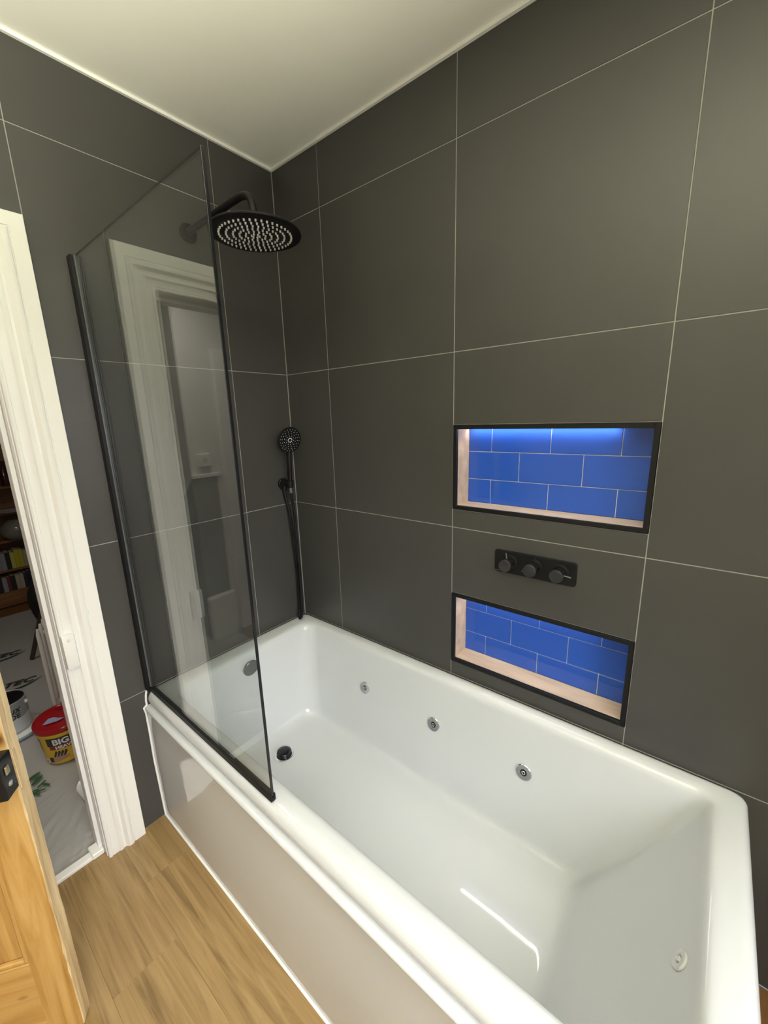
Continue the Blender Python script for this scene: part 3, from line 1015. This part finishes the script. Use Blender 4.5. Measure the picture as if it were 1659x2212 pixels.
def wrap_text(s, size, R0, R1, h0, hgt, ang0, z, bold, m, parent, name='lettering', shear=0.0):
    """wrap flat text round a (tapered) cylinder; ang0 = start angle in degrees"""
    bm = text_mesh(s, size, bold, shear=shear)
    bmesh.ops.triangulate(bm, faces=bm.faces)
    bmesh.ops.subdivide_edges(bm, edges=[e for e in bm.edges if e.calc_length() > 0.008], cuts=2)
    for v in bm.verts:
        zz = z + v.co.y
        r = R0 + (R1 - R0) * (zz - h0) / hgt + 0.0009
        a = math.radians(ang0) + v.co.x / r
        v.co = Vector((r * math.cos(a), r * math.sin(a), zz))
    return obj(name, bm, m, parent)


def wrap_rect(a0, a1, z0, z1, R0, R1, h0, hgt, m, parent, off=0.0004, name='label_patch'):
    bm = bmesh.new()
    n = 14
    pts_ = []
    for i in range(n + 1):
        a = math.radians(a0 + (a1 - a0) * i / n)
        col = []
        for zz in (z0, z1):
            r = R0 + (R1 - R0) * (zz - h0) / hgt + off
            col.append(bm.verts.new((r * math.cos(a), r * math.sin(a), zz)))
        pts_.append(col)
    for p, q in zip(pts_[:-1], pts_[1:]):
        bm.faces.new((p[0], q[0], q[1], p[1]))
    return obj(name, bm, m, parent)


wrap_text('Dulux', 0.050, 0.0855, 0.0855, 0, 1, -52, 0.118, 0.0008, INK, tin, shear=0.3)
wrap_text('TRADE', 0.038, 0.0856, 0.0856, 0, 1, -50, 0.086, 0.0008, INK, tin)

# wipes tub
TBX, TBY = -0.735, -0.948
wt = thing('wipes_tub', 'yellow plastic wipes tub with a red lid standing on the hall floor sheet', 'tub', (TBX, TBY, 0.004))
YEL = mat('yellow_plastic', (0.72, 0.46, 0.02), 0.3)
RED = mat('red_plastic', (0.33, 0.008, 0.012), 0.22)
TR0, TR1, TH0, THH = 0.086, 0.103, 0.0, 0.165
bm = lathe([(0, 0), (0.082, 0), (TR0, 0.003), (TR1, 0.165), (0.108, 0.166), (0.108, 0.180), (0.100, 0.181), (0, 0.181)], 56)
obj('tub_body', bm, YEL, wt, smooth=35)
bm = lathe([(0.1095, 0.176), (0.1115, 0.180), (0.1115, 0.198), (0.108, 0.203), (0.102, 0.2035), (0.099, 0.198), (0.092, 0.1985), (0.060, 0.2000), (0, 0.200)], 56)
obj('lid', bm, RED, wt, smooth=35)
bm = bmesh.new()
c = [bm.verts.new(v) for v in ((-0.02, -0.045, 0.2012), (0.012, -0.075, 0.2012), (0.03, -0.06, 0.206), (0.045, -0.02, 0.207), (0.035, 0.005, 0.2045), (0.012, -0.015, 0.204), (-0.012, -0.025, 0.2015))]
bm.faces.new(c)
obj('wipe_tuft', bm, mat('pale_blue_wipe', (0.32, 0.36, 0.55), 0.7), wt)
A = dict(R0=TR0, R1=TR1, h0=TH0, hgt=THH, parent=wt)
wrap_rect(-54, 40, 0.108, 0.154, m=INK, **A)
wrap_rect(-50, 40, 0.086, 0.108, m=mat('dark_red_print', (0.26, 0.03, 0.02), 0.5), **A)
WHT = mat('white_print', (0.85, 0.85, 0.82), 0.5)
wrap_text('BIG WIPES', 0.043, TR0, TR1, 0, THH, -40, 0.115, 0.0016, WHT, wt)
wrap_text('HEAVY DUTY', 0.024, TR0, TR1, 0, THH, -36, 0.0895, 0.0008, WHT, wt)
wrap_rect(-90, -72, 0.136, 0.143, m=INK, **A)
wrap_rect(-88, -82, 0.118, 0.130, m=WHT, **A)
wrap_rect(-79, -72, 0.118, 0.131, m=mat('grey_print', (0.25, 0.25, 0.27), 0.6), **A)
YD = mat('ochre_print', (0.50, 0.30, 0.01), 0.5)
for z in (0.104, 0.094, 0.083, 0.072):
    wrap_rect(-90, -72, z, z + 0.005, m=YD, **A)
wrap_rect(-84, -66, 0.008, 0.030, m=WHT, **A)
for z in (0.018, 0.013):
    wrap_rect(-80, -69, z, z + 0.003, m=INK, off=0.0006, **A)
wrap_rect(-62, -58, 0.010, 0.040, m=INK, **A)
# printed hand wiping off dirt: fingers and palm as flat print
DK = mat('dark_glove_print', (0.03, 0.03, 0.05), 0.5)
SKN = mat('skin_print', (0.42, 0.25, 0.18), 0.5)


def wrap_poly(pts_, m, off=0.0007):
    bm = bmesh.new()
    vs = []
    for a, zz in pts_:
        r = TR0 + (TR1 - TR0) * zz / THH + off
        a = math.radians(a)
        vs.append(bm.verts.new((r * math.cos(a), r * math.sin(a), zz)))
    bm.faces.new(vs)
    obj('label_patch', bm, m, wt)


for k in range(5):   # palm built of short facets so it follows the curve
    a0 = -52 + k * 9
    wrap_poly([(a0, 0.010 + 0.004 * k), (a0 + 9, 0.014 + 0.004 * k), (a0 + 9, 0.052 - 0.003 * abs(k - 2)), (a0, 0.050 - 0.003 * abs(k - 2))], SKN)
wrap_poly([(-58, 0.016), (-50, 0.012), (-50, 0.040), (-56, 0.046)], DK, 0.0009)
for k in range(4):
    a0 = -46 + k * 8
    wrap_poly([(a0, 0.046), (a0 + 5, 0.046), (a0 + 12, 0.072 - 0.002 * k), (a0 + 10, 0.080 - 0.002 * k), (a0 + 7, 0.078)], DK, 0.0009)

# torn plastic scrap by the jamb
bm = bmesh.new()
gr = []
for i in range(11):
    u = i / 10
    rr = []
    for j in range(7):
        v = j / 6
        a = PI * 1.1 * u
        x = -0.40 + 0.15 * v + 0.014 * math.sin(5 * u + 3 * v)
        y = -0.985 - 0.026 * math.sin(a) * (1 - 0.6 * v) + 0.02 * u
        z = 0.012 + 0.024 * (1 - math.cos(a)) * (1 - 0.7 * v) + 0.003 * math.sin(9 * v + 4 * u)
        rr.append(bm.verts.new((x, y, z)))
    gr.append(rr)
for i in range(10):
    for j in range(6):
        bm.faces.new((gr[i][j], gr[i][j + 1], gr[i + 1][j + 1], gr[i + 1][j]))
tag(obj('plastic_scrap', bm, mat('white_film', (0.75, 0.77, 0.80), 0.25), None, smooth=60), 'curled scrap of white plastic lying against the foot of the door jamb', 'scrap')

# column radiator
rad = thing('column_radiator', 'white column radiator half hidden behind the door jamb', 'radiator', (-0.80, -0.95, 0.0))
rdir = Vector((-0.0585, 0.0215, 0))
rn = Vector((0.0215, 0.0585, 0)).normalized()
RW = mat('radiator_enamel', (0.60, 0.58, 0.54), 0.35)
for k in range(9):
    c0 = Vector((0.012, -0.002, 0)) + rdir * k
    for q in range(2):
        cc = c0 + rn * (0.045 * q)
        bm = bmesh.new()
        ax = rdir.normalized()
        tube([cc + Vector((0, 0, 0.245)), cc + Vector((0, 0, 0.27)), cc + Vector((0, 0, 0.62)), cc + Vector((0, 0, 0.65))], 0.010, 12, bm, radii=[0.007, 0.0095, 0.0095, 0.005])
        obj('column', bm, RW, rad, smooth=60)
for z in (0.262, 0.632):
    a = Vector((0.02, -0.002, z)) + rn * 0.025; b = a + rdir * 8.4
    obj('header', tube([a, b], 0.008, 10), RW, rad, smooth=60)
for k in (1, 7):
    c0 = Vector((0.012, -0.002, 0)) + rdir * k + rn * 0.025
    obj('foot', tube([c0 + Vector((0, 0, 0.262)), c0 + Vector((0, 0, 0.0))], 0.010, 10), RW, rad, smooth=60)

# dark bag and wooden pole beyond
BAG = noisy(mat('black_fabric', (0.01, 0.01, 0.01), 0.8), (0.006, 0.006, 0.007), (0.02, 0.019, 0.018), 14)
bm = bmesh.new()
bmesh.ops.create_icosphere(bm, subdivisions=4, radius=1)
for v in bm.verts:
    c = v.co.copy()
    n1 = mn.noise(c * 2.2) * 0.16
    s = Vector((0.17, 0.13, 0.26))
    v.co = Vector((c.x * s.x * (1 + n1), c.y * s.y * (1 + n1), 0.26 + c.z * s.z * (1 + n1 * 0.5)))
    if v.co.z < 0.0: v.co.z = 0.0
bg = obj('bag', bm, BAG, None, smooth=60)
bg.location = (-2.35, -0.62, 0.0)
tag(bg, 'slumped black fabric bag on the hall floor in front of the bookcase', 'bag')
pl = obj('pole', tube([(0, 0, 0), (0.35, 0.16, 0.75)], 0.014, 12), mat('dark_stained_pole', (0.05, 0.035, 0.022), 0.5), None, smooth=60)
pl.location = (-1.95, -0.86, 0.004)
tag(pl, 'dark wooden pole leaning between the black bag and the white radiator', 'pole')

# bookcase
BXX = -3.24
bc = thing('bookcase', 'dark wooden bookcase of books and crockery far beyond the doorway', 'bookcase', (BXX - 0.16, -0.90, 0.0))
BW0, BW1 = -0.62, 0.62


def bcp(name, x0, x1, y0, y1, z0, z1, bev=0.002):
    return obj(name, bx(x0, x1, y0, y1, z0, z1, bev=bev), M['shelfwood'], bc)


bcp('side_panel', -0.16, 0.16, BW0 - 0.025, BW0, 0, 1.47)
bcp('side_panel', -0.16, 0.16, BW1, BW1 + 0.025, 0, 1.47)
bcp('back_panel', -0.175, -0.161, BW0 - 0.025, BW1 + 0.025, 0, 1.47)
bcp('plinth', 0.10, 0.17, BW0, BW1, 0, 0.135)
shelves = [0.135, 0.335, 0.600, 0.845, 1.080, 1.45]
for z in shelves:
    bcp('shelf', -0.159, 0.16, BW0 + 0.0005, BW1 - 0.0005, z - 0.022, z)
bcp('frieze', 0.13, 0.165, BW0 + 0.001, BW1 - 0.001, 1.30, 1.427)


def book(y, z, w, h, dp, col, label):
    b = thing('book', label, 'book', (BXX + 0.0, y, z), 0, 'books on the two low shelves')
    cm = mat('book_cover', col, 0.6)
    bmm = bmesh.new()
    box(bmm, -dp + 0.0, 0.0, 0.0, 0.0015, 0, h); box(bmm, -dp, 0.0, w - 0.0015, w, 0, h); box(bmm, -0.0015, 0.0, 0.0015, w - 0.0015, 0, h)
    obj('cover', bmm, cm, b)
    obj('pages', bx(-dp, -0.002, 0.002, w - 0.002, 0.003, h - 0.003), mat('paper', (0.45, 0.40, 0.32), 0.8), b)


rb = random.Random(3)
NM = {'pink': (0.28, 0.10, 0.17), 'dark red': (0.16, 0.015, 0.03), 'grey': (0.26, 0.24, 0.28), 'black': (0.012, 0.012, 0.014), 'pale yellow': (0.42, 0.42, 0.08), 'yellow': (0.42, 0.38, 0.02), 'cream': (0.34, 0.31, 0.24), 'navy': (0.015, 0.02, 0.05), 'mauve': (0.25, 0.14, 0.22)}
row1 = ['pink', 'mauve', 'pink', 'dark red', 'grey', 'grey', 'black', 'pale yellow', 'yellow', 'yellow', 'cream', 'cream', 'dark red', 'navy']
row2 = ['cream', 'black', 'navy', 'black', 'grey', 'dark red', 'black', 'cream', 'cream', 'navy', 'black', 'navy', 'black', 'grey']
ADJ1 = ['thick pink', 'mauve', 'slim pink', 'dark red', 'wide grey', 'narrow grey', 'black', 'pale yellow', 'bright yellow', 'second yellow', 'cream', 'second cream', 'crimson', 'navy']
ADJ2 = ['leftmost cream', 'first black', 'first navy', 'second black', 'grey', 'thin dark red', 'third black', 'middle cream', 'right cream', 'second navy', 'fourth black', 'third navy', 'fifth black', 'end grey']
for row, adj, z, wh in ((row1, ADJ1, 0.335, 'upper'), (row2, ADJ2, 0.135, 'bottom')):
    y = -0.90
    for i, cn in enumerate(row):
        up_ = wh == 'upper'
        w = rb.uniform(0.020, 0.034) * (1.25 if up_ and i < 2 else 1)
        h = rb.uniform(0.145, 0.17) if up_ else rb.uniform(0.125, 0.155)
        where = ('just right of the %s one' % adj[i - 1]) if i else 'first from the left'
        book(y, z + 0.0005, w, h, 0.14, NM[cn], '%s book on the %s book shelf, %s' % (adj[i], wh, where))
        y += w + 0.0012
# crockery on the middle shelves
BOWL = noisy(mat('glazed_pottery', (0.2, 0.2, 0.18), 0.12), (0.12, 0.12, 0.10), (0.22, 0.22, 0.19), 8)
bw = obj('bowl_vase', lathe([(0, 0), (0.05, 0), (0.085, 0.015), (0.115, 0.05), (0.122, 0.09), (0.112, 0.13), (0.085, 0.165), (0.045, 0.185), (0.042, 0.182), (0.08, 0.158), (0.10, 0.10), (0, 0.02)], 40), BOWL, None, smooth=60)
bw.location = (BXX + 0.02, -0.60, 0.601)
tag(bw, 'round glazed grey green pot on the middle shelf of the bookcase', 'pot')
pl1 = obj('plate', lathe([(0, 0), (0.06, 0), (0.12, 0.012), (0.122, 0.015), (0.06, 0.004), (0, 0.004)], 40), mat('white_china', (0.55, 0.53, 0.55), 0.2), None, smooth=40)
pl1.location = (BXX - 0.03, -0.62, 0.846)
tag(pl1, 'shallow white plate on the bookcase shelf above the round pot', 'plate')
pl2 = obj('dish', lathe([(0, 0), (0.05, 0), (0.10, 0.018), (0.102, 0.022), (0.05, 0.004), (0, 0.004)], 40), mat('cream_china', (0.30, 0.24, 0.15), 0.3), None, smooth=40)
pl2.location = (BXX + 0.0, -0.835, 0.601)
tag(pl2, 'low cream dish left of the round pot in the bookcase', 'dish')
for i, y in enumerate((-0.78, -0.70, -0.60, -0.52)):
    g_ = obj('bottle', lathe([(0, 0), (0.03, 0), (0.032, 0.004), (0.032, 0.10), (0.012, 0.135), (0.012, 0.17), (0, 0.17)], 20), mat('dark_bottle', (0.05, 0.012, 0.008), 0.15), None, smooth=40)
    g_.location = (BXX - 0.02, y, 1.081)
    tag(g_, ('leftmost', 'second', 'third', 'rightmost')[i] + ' dark brown bottle in the shadowed row on the high bookcase shelf', 'bottle', 'dark bottles on the high bookcase shelf')
bx_ = obj('storage_box', bx(-0.12, 0.12, -0.16, 0.16, 0, 0.20, bev=0.004), M['card'], None)
bx_.location = (BXX - 0.02, -0.66, 1.451)
tag(bx_, 'white cardboard box on top of the bookcase', 'box')
